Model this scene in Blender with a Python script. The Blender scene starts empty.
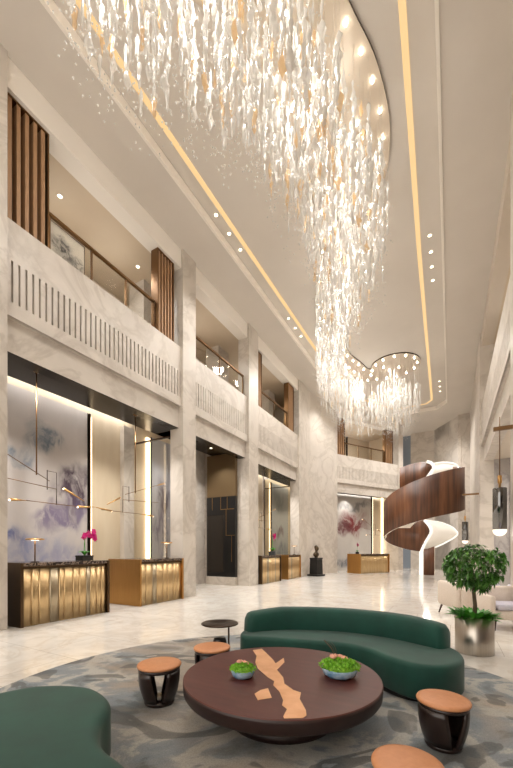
import bpy, bmesh, math, random
from math import sin, cos, pi, radians as R
from mathutils import Vector, Matrix, noise as mnoise
from mathutils.geometry import tessellate_polygon

random.seed(7)
scene = bpy.context.scene
COL = scene.collection

# ------------------------------------------------------------------ mesh builder
class MB:
    def __init__(self, xf=None):
        self.v = []; self.f = []; self.m = []; self.s = []; self.uv = []
        self.xf = xf
    def vert(self, p):
        p = Vector(p)
        if self.xf: p = self.xf(p)
        self.v.append(p); return len(self.v) - 1
    def face(self, idx, m=0, smooth=False, uv=None):
        self.f.append(tuple(idx)); self.m.append(m); self.s.append(smooth); self.uv.append(uv)
    def poly(self, pts, m=0, smooth=False, uv=None):
        self.face([self.vert(p) for p in pts], m, smooth, uv)
    def box(self, x0, x1, y0, y1, z0, z1, m=0):
        i = [self.vert(p) for p in ((x0,y0,z0),(x1,y0,z0),(x1,y1,z0),(x0,y1,z0),(x0,y0,z1),(x1,y0,z1),(x1,y1,z1),(x0,y1,z1))]
        for q in ((3,2,1,0),(4,5,6,7),(0,1,5,4),(1,2,6,5),(2,3,7,6),(3,0,4,7)):
            self.face([i[k] for k in q], m)
    def obox(self, c, ax, hx, hy, hz, m=0):
        """box with its long axis turned by ax (radians about z)"""
        ca, sa = cos(ax), sin(ax); c = Vector(c)
        P = [c + Vector((ca*x - sa*y, sa*x + ca*y, z)) for z in (-hz, hz) for x, y in ((-hx,-hy),(hx,-hy),(hx,hy),(-hx,hy))]
        i = [self.vert(p) for p in P]
        for q in ((3,2,1,0),(4,5,6,7),(0,1,5,4),(1,2,6,5),(2,3,7,6),(3,0,4,7)):
            self.face([i[k] for k in q], m)
    def prism(self, poly, z0, z1, m=0, smooth=False):
        n = len(poly)
        a = [self.vert((p[0], p[1], z0)) for p in poly]; b = [self.vert((p[0], p[1], z1)) for p in poly]
        for k in range(n):
            self.face((a[k], a[(k+1)%n], b[(k+1)%n], b[k]), m, smooth)
        self.face(a[::-1], m); self.face(b, m)
    def rings(self, rings, m=0, smooth=True, cap=(True, True), closed=True):
        ids = [[self.vert(p) for p in r] for r in rings]
        n = len(ids[0])
        for a, b in zip(ids, ids[1:]):
            for k in range(n if closed else n - 1):
                self.face((a[k], a[(k+1)%n], b[(k+1)%n], b[k]), m, smooth)
        if cap[0]: self.face(ids[0][::-1], m)
        if cap[1]: self.face(ids[-1], m)
    def lathe(self, prof, c=(0,0,0), n=32, m=0, smooth=True, sx=1, sy=1):
        c = Vector(c)
        rs = [[c + Vector((max(r,1e-4)*cos(2*pi*k/n)*sx, max(r,1e-4)*sin(2*pi*k/n)*sy, z)) for k in range(n)] for r, z in prof]
        self.rings(rs, m, smooth)
    def tube(self, pts, r, n=8, m=0, r1=None):
        pts = [Vector(p) for p in pts]; rs = []
        for i, p in enumerate(pts):
            t = (pts[min(i+1, len(pts)-1)] - pts[max(i-1, 0)]).normalized()
            a = Vector((0,0,1)) if abs(t.z) < .9 else Vector((1,0,0))
            u = t.cross(a).normalized(); w = t.cross(u)
            rr = r if r1 is None else r + (r1 - r) * i / max(1, len(pts) - 1)
            rs.append([p + (u*cos(2*pi*k/n) + w*sin(2*pi*k/n)) * rr for k in range(n)])
        self.rings(rs, m, True)
    def sphere(self, c, r, n=12, k=8, m=0, sx=1, sy=1, sz=1):
        self.lathe([(r*sin(pi*i/k), -r*cos(pi*i/k)*sz) for i in range(k+1)], c, n, m, True, sx, sy)
    def build(self, name, mats, parent=None, loc=None):
        me = bpy.data.meshes.new(name)
        me.from_pydata([tuple(v) for v in self.v], [], self.f)
        if not isinstance(mats, (list, tuple)): mats = [mats]
        for x in mats: me.materials.append(x)
        me.polygons.foreach_set('material_index', self.m)
        me.polygons.foreach_set('use_smooth', self.s)
        if any(u is not None for u in self.uv):
            lay = me.uv_layers.new(name='UVMap'); k = 0
            for f, u in zip(self.f, self.uv):
                for j in range(len(f)):
                    if u is not None: lay.data[k].uv = u[j]
                    k += 1
        me.update()
        bm = bmesh.new(); bm.from_mesh(me); bmesh.ops.recalc_face_normals(bm, faces=bm.faces); bm.to_mesh(me); bm.free()
        o = bpy.data.objects.new(name, me); COL.objects.link(o)
        if parent: o.parent = parent
        if loc: o.location = loc
        return o

def tag(o, label=None, cat=None, group=None, kind=None):
    if label: o['label'] = label
    if cat: o['category'] = cat
    if group: o['group'] = group
    if kind: o['kind'] = kind
    return o
def empty(name, loc=(0,0,0), rz=0):
    o = bpy.data.objects.new(name, None); COL.objects.link(o)
    o.empty_display_size = .1; o.location = loc; o.rotation_euler = (0,0,rz); return o
def struct(o): o['kind'] = 'structure'; return o
def copy_tree(o, loc=None, rz=None, label=None, parent=None):
    c = o.copy(); COL.objects.link(c)
    if parent: c.parent = parent
    for ch in list(o.children): copy_tree(ch, parent=c)
    if loc is not None: c.location = loc
    if rz is not None: c.rotation_euler = (0,0,rz)
    if label: c['label'] = label
    return c
def spline(pts, n, closed=True):
    """Catmull-Rom through 2-D or 3-D points, n samples"""
    P = [Vector(p) for p in pts]; k = len(P); out = []
    segs = k if closed else k - 1
    for i in range(n):
        t = i * segs / (n if closed else n - 1); s = min(int(t), segs - 1); u = t - s
        g = (lambda j: P[j % k]) if closed else (lambda j: P[max(0, min(k-1, j))])
        a, b, c, d = g(s-1), g(s), g(s+1), g(s+2)
        out.append(.5*((2*b) + (c-a)*u + (2*a-5*b+4*c-d)*u*u + (3*b-a-3*c+d)*u**3))
    return out
def soft_slab(mb, outline, z0, z1, r, rb=.02, n=96, m=0, crown=0.0, samples=None):
    """slab with a rounded top edge following a smooth closed outline (counter-clockwise)"""
    P = spline([(p[0], p[1]) for p in outline], n)
    N = []
    for i in range(n):
        t = (P[(i+1)%n] - P[i-1]).normalized(); N.append(Vector((t.y, -t.x)))
    prof = [(-rb, z0), (0, z0 + rb)] + [(-r*(1-cos(a)), z1 - r + r*sin(a)) for a in [pi/2*k/6 for k in range(7)]]
    prof += [(-r*1.6, z1 + crown*.3), (-r*2.4, z1 + crown*.6)]
    rs = [[(P[i].x + N[i].x*d, P[i].y + N[i].y*d, z) for i in range(n)] for d, z in prof]
    mb.rings(rs, m, True)

# ------------------------------------------------------------------ materials
def nodes_of(name):
    m = bpy.data.materials.new(name); m.use_nodes = True
    nt = m.node_tree; b = nt.nodes['Principled BSDF']
    return m, nt, b
def lin(c):
    return tuple(((x/255)/12.92 if x/255 <= .04045 else ((x/255+.055)/1.055)**2.4) for x in c) + (1,)
def simple(name, rgb, rough=.5, metal=0, coat=0, spec=None, sheen=0):
    m, nt, b = nodes_of(name)
    b.inputs['Base Color'].default_value = lin(rgb); b.inputs['Roughness'].default_value = rough
    b.inputs['Metallic'].default_value = metal
    if coat: b.inputs['Coat Weight'].default_value = coat; b.inputs['Coat Roughness'].default_value = .05
    if spec is not None: b.inputs['Specular IOR Level'].default_value = spec
    if sheen: b.inputs['Sheen Weight'].default_value = sheen; b.inputs['Sheen Roughness'].default_value = .4
    return m
def coords(nt, scale=(1,1,1), kind='Object'):
    tc = nt.nodes.new('ShaderNodeTexCoord'); mp = nt.nodes.new('ShaderNodeMapping')
    mp.inputs['Scale'].default_value = scale
    nt.links.new(tc.outputs[kind], mp.inputs['Vector']); return mp.outputs['Vector']
def tex_noise(nt, vec, scale, detail=6, dist=0, rough=.55):
    n = nt.nodes.new('ShaderNodeTexNoise'); n.inputs['Scale'].default_value = scale
    n.inputs['Detail'].default_value = detail; n.inputs['Distortion'].default_value = dist
    n.inputs['Roughness'].default_value = rough
    nt.links.new(vec, n.inputs['Vector']); return n.outputs['Fac']
def ramp(nt, fac, stops):
    r = nt.nodes.new('ShaderNodeValToRGB'); e = r.color_ramp.elements
    while len(e) < len(stops): e.new(.5)
    for el, (p, c) in zip(e, stops): el.position = p; el.color = lin(c) if len(c) == 3 else c
    nt.links.new(fac, r.inputs['Fac']); return r.outputs['Color']
def mix(nt, fac, a, b, mode='MIX'):
    n = nt.nodes.new('ShaderNodeMix'); n.data_type = 'RGBA'; n.blend_type = mode
    for sock, v in ((n.inputs[0], fac), (n.inputs[6], a), (n.inputs[7], b)):
        if hasattr(v, 'is_output'): nt.links.new(v, sock)
        else: sock.default_value = v if not isinstance(v, tuple) or len(v) == 4 else lin(v)
    return n.outputs[2]
def noisy(name, stops, scale, rough=.5, detail=6, dist=0, stretch=(1,1,1), metal=0, bump=0, coat=0, sheen=0, kind='Object'):
    m, nt, b = nodes_of(name)
    f = tex_noise(nt, coords(nt, stretch, kind), scale, detail, dist)
    nt.links.new(ramp(nt, f, stops), b.inputs['Base Color'])
    b.inputs['Roughness'].default_value = rough; b.inputs['Metallic'].default_value = metal
    if coat: b.inputs['Coat Weight'].default_value = coat; b.inputs['Coat Roughness'].default_value = .06
    if sheen: b.inputs['Sheen Weight'].default_value = sheen; b.inputs['Sheen Roughness'].default_value = .5
    if bump:
        bp = nt.nodes.new('ShaderNodeBump'); bp.inputs['Strength'].default_value = bump; bp.inputs['Distance'].default_value = .01
        nt.links.new(f, bp.inputs['Height']); nt.links.new(bp.outputs['Normal'], b.inputs['Normal'])
    return m
def emit(name, rgb, strength):
    m, nt, b = nodes_of(name)
    b.inputs['Base Color'].default_value = (.02,.02,.02,1)
    b.inputs['Emission Color'].default_value = lin(rgb); b.inputs['Emission Strength'].default_value = strength
    return m
def glassy(name, rgb, refl=.12, tint=.95, rough=.02):
    m = bpy.data.materials.new(name); m.use_nodes = True; nt = m.node_tree; nt.nodes.clear()
    out = nt.nodes.new('ShaderNodeOutputMaterial'); mx = nt.nodes.new('ShaderNodeMixShader')
    t = nt.nodes.new('ShaderNodeBsdfTransparent'); g = nt.nodes.new('ShaderNodeBsdfGlossy')
    c = lin(rgb); t.inputs['Color'].default_value = (c[0]*tint, c[1]*tint, c[2]*tint, 1)
    g.inputs['Color'].default_value = (1,1,1,1); g.inputs['Roughness'].default_value = rough
    mx.inputs[0].default_value = refl
    nt.links.new(t.outputs[0], mx.inputs[1]); nt.links.new(g.outputs[0], mx.inputs[2]); nt.links.new(mx.outputs[0], out.inputs[0])
    return m

def marble(name, base, vein, warm, scale=.6, rough=.25, vein_pos=.5, tile=None, joint=(150,140,128)):
    m, nt, b = nodes_of(name)
    v = coords(nt, (1, 1, 1))
    n1 = tex_noise(nt, v, scale, 10, 1.6, .6)
    c1 = ramp(nt, n1, [(0, base), (vein_pos-.06, base), (vein_pos, vein), (vein_pos+.05, base), (1, warm)])
    n2 = tex_noise(nt, v, scale*3.1, 8, .8)
    c2 = ramp(nt, n2, [(.3, (238,238,238)), (.7, (255,255,255))])
    c = mix(nt, .8, c1, c2, 'MULTIPLY')
    if tile:
        br = nt.nodes.new('ShaderNodeTexBrick'); nt.links.new(v, br.inputs['Vector'])
        br.offset = .5; br.inputs['Scale'].default_value = 1
        br.inputs['Mortar Size'].default_value = .004; br.inputs['Brick Width'].default_value = tile[0]; br.inputs['Row Height'].default_value = tile[1]
        br.inputs['Color1'].default_value = (1,1,1,1); br.inputs['Color2'].default_value = (.9,.9,.9,1); br.inputs['Mortar'].default_value = (.62,.6,.57,1)
        c = mix(nt, 1.0, c, br.outputs['Color'], 'MULTIPLY')
    nt.links.new(c, b.inputs['Base Color']); b.inputs['Roughness'].default_value = rough
    return m

M = {}
M['marble'] = marble('wall marble', (208,199,188), (193,183,171), (215,206,196), .55, .3)
M['marble_grey'] = marble('grey marble', (182,176,172), (158,152,150), (196,190,186), .5, .3)
M['floor'] = marble('floor marble', (236,230,221), (227,218,206), (238,233,225), 1.1, .10, tile=(1.2, .9))
M['plaster'] = noisy('plaster', [(.3, (203,191,176)), (.7, (209,198,183))], .7, .8)
M['ceiling'] = noisy('ceiling plaster', [(.3, (204,196,186)), (.7, (210,202,192))], .7, .8)
M['fascia'] = noisy('lit fascia plaster', [(.3, (232,225,215)), (.7, (236,229,219))], .7, .8)  # paler than the ceiling plaster, chandelier light put into the colour
M['plaster_warm'] = noisy('warm wall covering', [(.3, (198,180,155)), (.7, (206,189,165))], .9, .7)
M['dark_soffit'] = simple('dark bronze soffit', (42,36,30), .25, .3)
M['beige_panel'] = noisy('beige silk panel', [(.3, (206,188,160)), (.7, (214,198,172))], 4, .5, stretch=(1,1,.2))
M['bronze'] = simple('bronze', (122,92,62), .3, .9)
M['bronze_dark'] = simple('dark bronze', (62,47,36), .35, .8)
M['brass'] = noisy('brushed brass', [(.3, (186,142,86)), (.7, (208,164,106))], 3, .28, metal=1, stretch=(30,30,.6))
M['slat_wood'] = noisy('slat wood', [(.3, (146,110,76)), (.7, (170,132,96))], 5, .5, stretch=(8,8,.6))
M['black'] = simple('black', (18,17,17), .3)
M['green'] = noisy('green velvet', [(.3, (5,58,48)), (.7, (12,74,61))], 3.5, .75, sheen=.15)
M['leather'] = noisy('tan leather', [(.3, (200,136,92)), (.7, (210,146,102))], 30, .45, bump=.05)
M['stool_wood'] = noisy('espresso lacquer', [(.3, (34,23,20)), (.7, (44,30,26))], 5, .3, stretch=(6,6,.6), coat=.12)
M['table_top'] = noisy('mahogany table', [(.3, (78,38,32)), (.7, (94,48,40))], 3, .4, stretch=(1,6,1))
M['table_rim'] = noisy('dark table edge', [(.3, (38,23,21)), (.7, (48,29,26))], 3, .45)
M['copper'] = noisy('copper inlay', [(.3, (222,166,122)), (.7, (240,190,148))], 8, .42, metal=.6)
M['bowl'] = noisy('celadon bowl', [(.35, (96,138,172)), (.65, (168,190,206))], 14, .2)
M['moss'] = noisy('bowl greens', [(.3, (84,150,28)), (.7, (156,210,66))], 40, .6)
M['pink'] = simple('pink blossom', (236,172,150), .6)
M['magenta'] = simple('magenta petals', (214,24,128), .5)
M['leaf'] = noisy('leaf', [(.3, (40,92,28)), (.7, (104,156,66))], 9, .4)
M['leaf_low'] = noisy('low leaf', [(.3, (44,122,30)), (.7, (96,176,58))], 9, .4)
M['trunk'] = simple('trunk', (88,74,56), .8)
M['soil'] = simple('soil', (52,40,30), .95)
M['steel'] = noisy('brushed steel', [(.3, (176,168,158)), (.7, (196,188,178))], 3, .3, metal=1, stretch=(40,40,.4))
M['desk_metal'] = noisy('brushed desk metal', [(.25, (194,164,120)), (.75, (214,186,142))], 3, .36, metal=1, stretch=(40,40,.4))
M['desk_metal_dark'] = noisy('brushed desk metal, greyer', [(.25, (160,146,122)), (.75, (184,168,142))], 3, .34, metal=1, stretch=(40,40,.4))
M['desk_gold'] = noisy('gold desk panel', [(.25, (176,128,70)), (.75, (196,148,86))], 3, .35, metal=.9, stretch=(30,30,.5))
M['desk_dark'] = simple('dark bronze end panel', (92,72,52), .3, .9)
M['stone_dark'] = marble('dark emperador top', (52,42,38), (150,130,112), (38,30,28), 6, .15)
M['white_fabric'] = noisy('ivory upholstery', [(.3, (222,208,194)), (.7, (230,218,206))], 30, .8)
M['lilac_fabric'] = noisy('lilac grey upholstery', [(.3, (192,188,200)), (.7, (206,202,212))], 30, .8)
M['leg_wood'] = simple('dark chair leg', (60,38,28), .4)
M['white'] = simple('white lacquer', (240,234,224), .5)
M['glass'] = glassy('clear glass', (252,252,250), .05, 1.0)
M['mirror'] = simple('tinted mirror', (206,200,184), .03, 1)
M['smoke'] = glassy('smoked glass', (104,98,94), .2, .6)
M['plate'] = simple('chandelier plate', (196,182,164), .35, .3)
M['plate_rim'] = simple('chandelier rim', (92,78,66), .4, .8)
M['wire'] = simple('steel wire', (190,180,168), .4, .6)
M['led'] = emit('warm led strip', (252,208,146), .66)
M['cove'] = emit('cove led', (255,226,184), 3)
M['lamp'] = emit('lamp light', (255,236,206), 4)
M['bulb'] = emit('chandelier bulb', (255,244,224), 30)
M['stair_led'] = emit('stair led edge', (255,246,230), .85)
M['globe'] = emit('pendant globe', (255,236,212), 1.2)
M['blue_grey'] = simple('blue grey panel', (120,130,142), .5)

def crystal_mat(name, rgb):
    m = bpy.data.materials.new(name); m.use_nodes = True; nt = m.node_tree; nt.nodes.clear()
    out = nt.nodes.new('ShaderNodeOutputMaterial')
    d = nt.nodes.new('ShaderNodeBsdfDiffuse'); t = nt.nodes.new('ShaderNodeBsdfTranslucent'); g = nt.nodes.new('ShaderNodeBsdfGlossy'); tr = nt.nodes.new('ShaderNodeBsdfTransparent')
    for x in (d, t, tr): x.inputs['Color'].default_value = lin(rgb)
    g.inputs['Roughness'].default_value = .12
    a = nt.nodes.new('ShaderNodeMixShader'); a.inputs[0].default_value = .55
    b = nt.nodes.new('ShaderNodeMixShader'); b.inputs[0].default_value = .2
    c = nt.nodes.new('ShaderNodeMixShader'); c.inputs[0].default_value = .28
    L = nt.links
    L.new(d.outputs[0], a.inputs[1]); L.new(t.outputs[0], a.inputs[2])
    L.new(a.outputs[0], b.inputs[1]); L.new(g.outputs[0], b.inputs[2])
    L.new(b.outputs[0], c.inputs[1]); L.new(tr.outputs[0], c.inputs[2])
    L.new(c.outputs[0], out.inputs[0]); return m
M['crystal'] = crystal_mat('clear crystal', (248,246,242))
M['amber'] = crystal_mat('amber crystal', (252,230,196))

def wood_uv(name, a, b_, c, su=60, rough=.35):
    m, nt, b = nodes_of(name)
    f1 = tex_noise(nt, coords(nt, (su, .5, 1), 'UV'), 1, 3)
    f2 = tex_noise(nt, coords(nt, (su*4, 1.5, 1), 'UV'), 1, 3)
    c1 = ramp(nt, f1, [(.32, a), (.5, b_), (.68, c)])
    c2 = ramp(nt, f2, [(.35, (205,205,205)), (.65, (255,255,255))])
    nt.links.new(mix(nt, .7, c1, c2, 'MULTIPLY'), b.inputs['Base Color']); b.inputs['Roughness'].default_value = rough
    return m
M['stair_wood'] = wood_uv('walnut veneer', (72,42,26), (106,66,41), (132,86,56), 30, .45)

def ink(name, base, blobs, warp=.22, wscale=3.0, rough=.6):
    """ink wash painting: blobs (u, v, su, sv, colour, strength, streak scale)"""
    m, nt, b = nodes_of(name)
    uv = coords(nt, (1,1,1), 'UV')
    nz = nt.nodes.new('ShaderNodeTexNoise'); nz.inputs['Scale'].default_value = wscale; nz.inputs['Detail'].default_value = 5
    nt.links.new(uv, nz.inputs['Vector'])
    s = nt.nodes.new('ShaderNodeVectorMath'); s.operation = 'SUBTRACT'; s.inputs[1].default_value = (.5,.5,.5)
    nt.links.new(nz.outputs['Color'], s.inputs[0])
    s2 = nt.nodes.new('ShaderNodeVectorMath'); s2.operation = 'SCALE'; s2.inputs['Scale'].default_value = warp*2
    nt.links.new(s.outputs[0], s2.inputs[0])
    ad = nt.nodes.new('ShaderNodeVectorMath'); ad.operation = 'ADD'
    nt.links.new(uv, ad.inputs[0]); nt.links.new(s2.outputs[0], ad.inputs[1]); w = ad.outputs[0]
    col = ramp(nt, tex_noise(nt, w, 2.2, 6, 1), [(.3, base), (.7, tuple(min(255, int(x*1.07)) for x in base))])
    for (u, v, su, sv, c, st, ss) in blobs:
        mp = nt.nodes.new('ShaderNodeMapping'); mp.vector_type = 'POINT'
        mp.inputs['Location'].default_value = (-u/su, -v/sv, 0); mp.inputs['Scale'].default_value = (1/su, 1/sv, 0)
        nt.links.new(w, mp.inputs['Vector'])
        ln = nt.nodes.new('ShaderNodeVectorMath'); ln.operation = 'LENGTH'; nt.links.new(mp.outputs[0], ln.inputs[0])
        mr = nt.nodes.new('ShaderNodeMapRange'); mr.interpolation_type = 'SMOOTHSTEP'
        for k, x in zip(('From Min','From Max','To Min','To Max'), (.35, 1.05, st, 0)): mr.inputs[k].default_value = x
        nt.links.new(ln.outputs['Value'], mr.inputs['Value'])
        sn = tex_noise(nt, w, ss, 6, 2.2)
        mr2 = nt.nodes.new('ShaderNodeMapRange')
        for k, x in zip(('From Min','From Max','To Min','To Max'), (.38, .58, .3, 1.0)): mr2.inputs[k].default_value = x
        nt.links.new(sn, mr2.inputs['Value'])
        mu = nt.nodes.new('ShaderNodeMath'); mu.operation = 'MULTIPLY'
        nt.links.new(mr.outputs[0], mu.inputs[0]); nt.links.new(mr2.outputs[0], mu.inputs[1])
        col = mix(nt, mu.outputs[0], col, c)
    nt.links.new(col, b.inputs['Base Color']); b.inputs['Roughness'].default_value = rough
    return m
M['art1'] = ink('ink wash mountains', (190,182,176), [
    (.60,.80,.20,.09,(92,108,122),.95,5), (.40,.72,.14,.06,(112,126,140),.9,6),
    (.90,.54,.30,.19,(66,48,62),1.0,4), (.78,.42,.34,.10,(112,100,128),.9,5), (.42,.25,.5,.13,(136,140,168),.9,4),
    (.32,.30,.14,.05,(96,102,140),1.0,5), (.78,.20,.35,.09,(150,148,168),.9,6)], .16, 3.6)
M['art5'] = ink('plum mountain ink wash', (166,166,172), [
    (.55,.62,.42,.2,(70,62,80),1.0,4), (.4,.4,.5,.18,(96,92,116),.9,5), (.6,.15,.5,.12,(120,124,146),.8,5)])
M['art2'] = ink('grey ink wash with plum branch', (168,168,166), [
    (.5,.48,.35,.10,(104,78,82),.8,6), (.35,.2,.5,.16,(110,116,126),.8,4), (.6,.85,.5,.12,(134,136,138),.7,4)])
M['art3'] = ink('ink wash with crimson cloud', (190,184,176), [
    (.52,.62,.46,.22,(120,44,46),1.0,4), (.3,.56,.34,.13,(96,36,42),.9,5), (.5,.86,.6,.06,(110,108,108),.8,5),
    (.25,.12,.45,.10,(92,94,104),.9,4), (.85,.14,.3,.08,(70,70,80),.8,5)])
M['art4'] = ink('grey ink wash panel', (220,212,202), [
    (.35,.5,.45,.45,(62,60,64),1.0,3), (.7,.3,.4,.3,(88,84,86),.9,4)], .3)

# ------------------------------------------------------------------ camera (level, shifted lens)
cam = bpy.data.cameras.new('camera'); co = bpy.data.objects.new('camera', cam); COL.objects.link(co)
co.location = (0, 0, 1.35); co.rotation_euler = (pi/2, 0, R(29))
cam.sensor_fit = 'HORIZONTAL'; cam.sensor_width = 36; cam.lens = 36*350/513; cam.shift_y = 166/513
cam.clip_start = .05; cam.clip_end = 200
scene.camera = co

# ------------------------------------------------------------------ the room
Z_HEAD, Z_LEDGE, Z_FL0, Z_FL1, Z_SILL, Z_BALC, Z_CEIL = 4.82, 5.40, 5.66, 6.40, 7.10, 9.33, 9.85
XL, XR = -6.6, 1.0
left = lambda p: Vector((XL + p.y, p.x, p.z))                 # p = (u along, w into the room, z)
right = lambda p: Vector((XR - p.y, p.x, p.z))
FO = Vector((-5.89, 20.57, 0)); fa = R(31)
FD = Vector((sin(fa), cos(fa), 0)); FN = Vector((cos(fa), -sin(fa), 0))
far = lambda p: FO + FD*p.x + FN*p.y + Vector((0,0,p.z))

fl = MB(); fl.poly([(-10,-4,0),(6,-4,0),(6,31,0),(-10,31,0)]); struct(fl.build('floor', M['floor']))

def spandrel(mb, u0, u1):
    mb.box(u0, u1, -.45, -.16, Z_HEAD, Z_LEDGE)
    mb.box(u0, u1, -.45, -.15, Z_LEDGE, Z_SILL)
    mb.box(u0, u1, -.15, -.07, Z_LEDGE, Z_FL0)
    mb.box(u0, u1, -.15, -.09, Z_FL1, Z_SILL)
    mb.box(u0, u1, -.09, -.05, Z_LEDGE, Z_LEDGE+.06)
    n = int((u1-u0-.1)/.115); s = (u1-u0)/n
    for k in range(n): mb.box(u0+s*k+.018, u0+s*k+s-.018, -.15, -.09, Z_FL0, Z_FL1)

def upper(mb_plaster, mb_back, u0, u1, ends=True):
    """corridor behind the balcony: floor, ceiling, fascia and rear wall"""
    mb_plaster.box(u0, u1, -.45, -.07, Z_BALC, Z_CEIL)
    mb_back.box(u0, u1, -2.75, -.45, Z_BALC, Z_BALC+.12)
    mb_back.box(u0, u1, -2.75, -2.6, 6.0, Z_BALC)
    mb_back.box(u0, u1, -2.6, -.45, 5.85, 6.0)

# left wall
PIL = [(2.58,3.158),(7.63,8.2),(11.33,12.05),(16.3,17.9)]
BAY = [(3.158,7.63),(8.2,11.33),(12.05,16.3)]
wl = MB(left)
for a, b in PIL: wl.box(a, b, -.47, 0, 0, Z_CEIL)
for a, b in BAY: spandrel(wl, a, b)
wl.box(-4, 2.58, -.47, -.05, 0, Z_CEIL)
for a, b in ((2.58,3.158),(11.33,12.05),(16.3,17.9)): wl.box(a, b, -2.3, -.47, 0, 5.85)
wl.prism([(8.2,-.3),(8.2,-.47),(9.5,-1.3),(9.5,-2.3),(9.6,-2.3),(9.6,-1.2)], 0, 5.85)
wl.box(9.6, 11.33, -2.3, -2.07, 0, 5.85)                      # rear wall of the middle recess
struct(wl.build('wall_left', M['marble']))
wp = MB(left); wb = MB(left)
upper(wp, wb, 2.58, 17.9)
wb.box(2.45, 2.58, -2.75, -.45, 6, Z_BALC); wb.box(17.9, 18.0, -2.75, -.45, 6, Z_BALC)
struct(wp.build('trim_1', M['fascia'])); struct(wb.build('wall_balcony', M['plaster_warm']))
wr = MB(left)
for a, b in ((3.158, 9.5), BAY[2]): wr.box(a, b, -2.2, -2.07, 0, 5.85)
struct(wr.build('wall_recess', M['beige_panel']))
so = MB(left)
for a, b in BAY:
    so.box(a, b, -1.62, -.45, 5.05, 5.12); so.box(a, b, -.45, -.16, Z_HEAD-.01, Z_HEAD); so.box(a, b, -.452, -.45, Z_HEAD, 5.05)
struct(so.build('trim_2', M['dark_soffit']))
# right wall: mirrored above, open to the lounge below
wq = MB(right)
for a, b in (PIL[0], PIL[1], PIL[3]):
    wq.box(a, b, -.47, 0, 0 if a in (7.63, 16.3) else Z_HEAD, Z_CEIL)
for a, b in (BAY[0], (8.2, 16.3)): spandrel(wq, a, b)
wq.box(-4, 1.2, -.47, -.05, 0, Z_CEIL); wq.box(1.2, 2.58, -.47, -.05, Z_HEAD, Z_CEIL)
wq.box(17.9, 25.4, -.47, -.05, 0, Z_CEIL)
struct(wq.build('wall_right', M['marble']))
rp = MB(right); rb = MB(right); upper(rp, rb, 2.58, 17.9)
rb.box(2.45, 2.58, -2.75, -.45, 6, Z_BALC); rb.box(17.9, 18.0, -2.75, -.45, 6, Z_BALC)
struct(rp.build('trim_3', M['plaster'])); struct(rb.build('wall_balcony_right', M['plaster_warm']))
lo = MB(); lo.box(1.47, 5.2, 16.3, 16.5, 0, 4.9); lo.box(5.0, 5.2, 1.2, 16.3, 0, 4.9); lo.box(1.47, 5.2, 1.0, 1.2, 0, 4.9)
struct(lo.build('wall_lounge', M['marble_grey']))
lc = MB(); lc.box(1.45, 5.2, 1.0, 16.5, 4.85, 4.98); struct(lc.build('ceiling_lounge', M['plaster']))
# corner pier and the turned wall at the far left
pe = MB()
n1 = Vector((.966, -.259, 0))
P0, P1 = Vector((-6.6,17.9,0)), Vector((-5.89,20.57,0))
pe.prism([P0, P1, P1 - FN*.6 - n1*1.2, P0 - n1*2.6][::1], 0, Z_CEIL)
struct(pe.build('wall_pier', M['marble']))
wf = MB(far); spandrel(wf, 0, 5.5); wf.box(5.5, 5.95, -.6, .0, 0, Z_CEIL); wf.box(5.5, 6.4, -1.5, -.6, 0, 5.85)
struct(wf.build('wall_far', M['marble']))
fp = MB(far); fb = MB(far); upper(fp, fb, 0, 5.95); fb.box(5.5, 5.95, -2.75, -.6, 6, Z_BALC)
struct(fp.build('trim_4', M['fascia'])); struct(fb.build('wall_balcony_far', M['plaster_warm']))
fr = MB(far); fr.box(-.2, 5.6, -1.4, -1.3, 0, 5.85); struct(fr.build('wall_recess_far', M['beige_panel']))
fs = MB(far); fs.box(0, 5.5, -1.12, -.45, 5.05, 5.12); fs.box(0, 5.5, -.45, -.16, Z_HEAD-.01, Z_HEAD); struct(fs.build('trim_5', M['dark_soffit']))
# end walls
we = MB()
we.box(-2.55, -1.0, 27.9, 28.1, 0, Z_CEIL)
ch = Vector((1.6, -2.5, 0)).normalized(); cn = Vector((-ch.y, ch.x, 0))
C0 = Vector((-1.05, 27.9, 0))
we.box(.4, 1.6, 25.4, 25.7, 0, Z_CEIL)
def chq(t0, t1, z0, z1, d=.3):
    a, b = C0 + ch*t0, C0 + ch*t1
    we.prism([a, b, b + cn*d, a + cn*d], z0, z1)
chq(0, .3, 0, Z_CEIL); chq(.3, 1.9, 0, 6.6); chq(.3, 1.9, 9.0, Z_CEIL); chq(1.9, 3.0, 0, Z_CEIL); chq(.2, 2.0, 0, Z_CEIL, .9)
struct(we.build('wall_end', M['marble']))
bg = MB(); bg.box(-4.6, -2.5, 28.3, 28.4, 0, Z_CEIL); struct(bg.build('wall_end_gap', M['blue_grey']))

# ceiling: outer field, step and raised tray
TR = [(-5.5,-3.9),(-.2,-3.9),(-.2,22.9),(-.75,23.7),(-3.3,23.7),(-5.5,19.9)]
OUT = [(-7.05,-4),(1.5,-4),(1.5,29),(-7.05,29)]
ce = MB()
for z, polys in ((Z_CEIL, [OUT, TR]), (Z_CEIL+.18, [OUT])):
    pts = [Vector((x, y, z)) for pl in polys for x, y in pl]
    for t in tessellate_polygon([[Vector((x, y, 0)) for x, y in pl] for pl in polys]):
        ce.poly([pts[i] for i in t])
for i in range(len(TR)):
    a, b = TR[i], TR[(i+1) % len(TR)]
    ce.poly([(a[0],a[1],Z_CEIL),(b[0],b[1],Z_CEIL),(b[0],b[1],Z_CEIL+.18),(a[0],a[1],Z_CEIL+.18)])
tl = MB()
for i in range(len(TR)):
    a, b = Vector(TR[i]), Vector(TR[(i+1) % len(TR)]); d = (b - a).normalized(); q = Vector((-d.y, d.x))*.07
    tl.prism([a - q*.6, b - q*.6, b + q*.25, a + q*.25], Z_CEIL-.035, Z_CEIL+.17)
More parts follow.
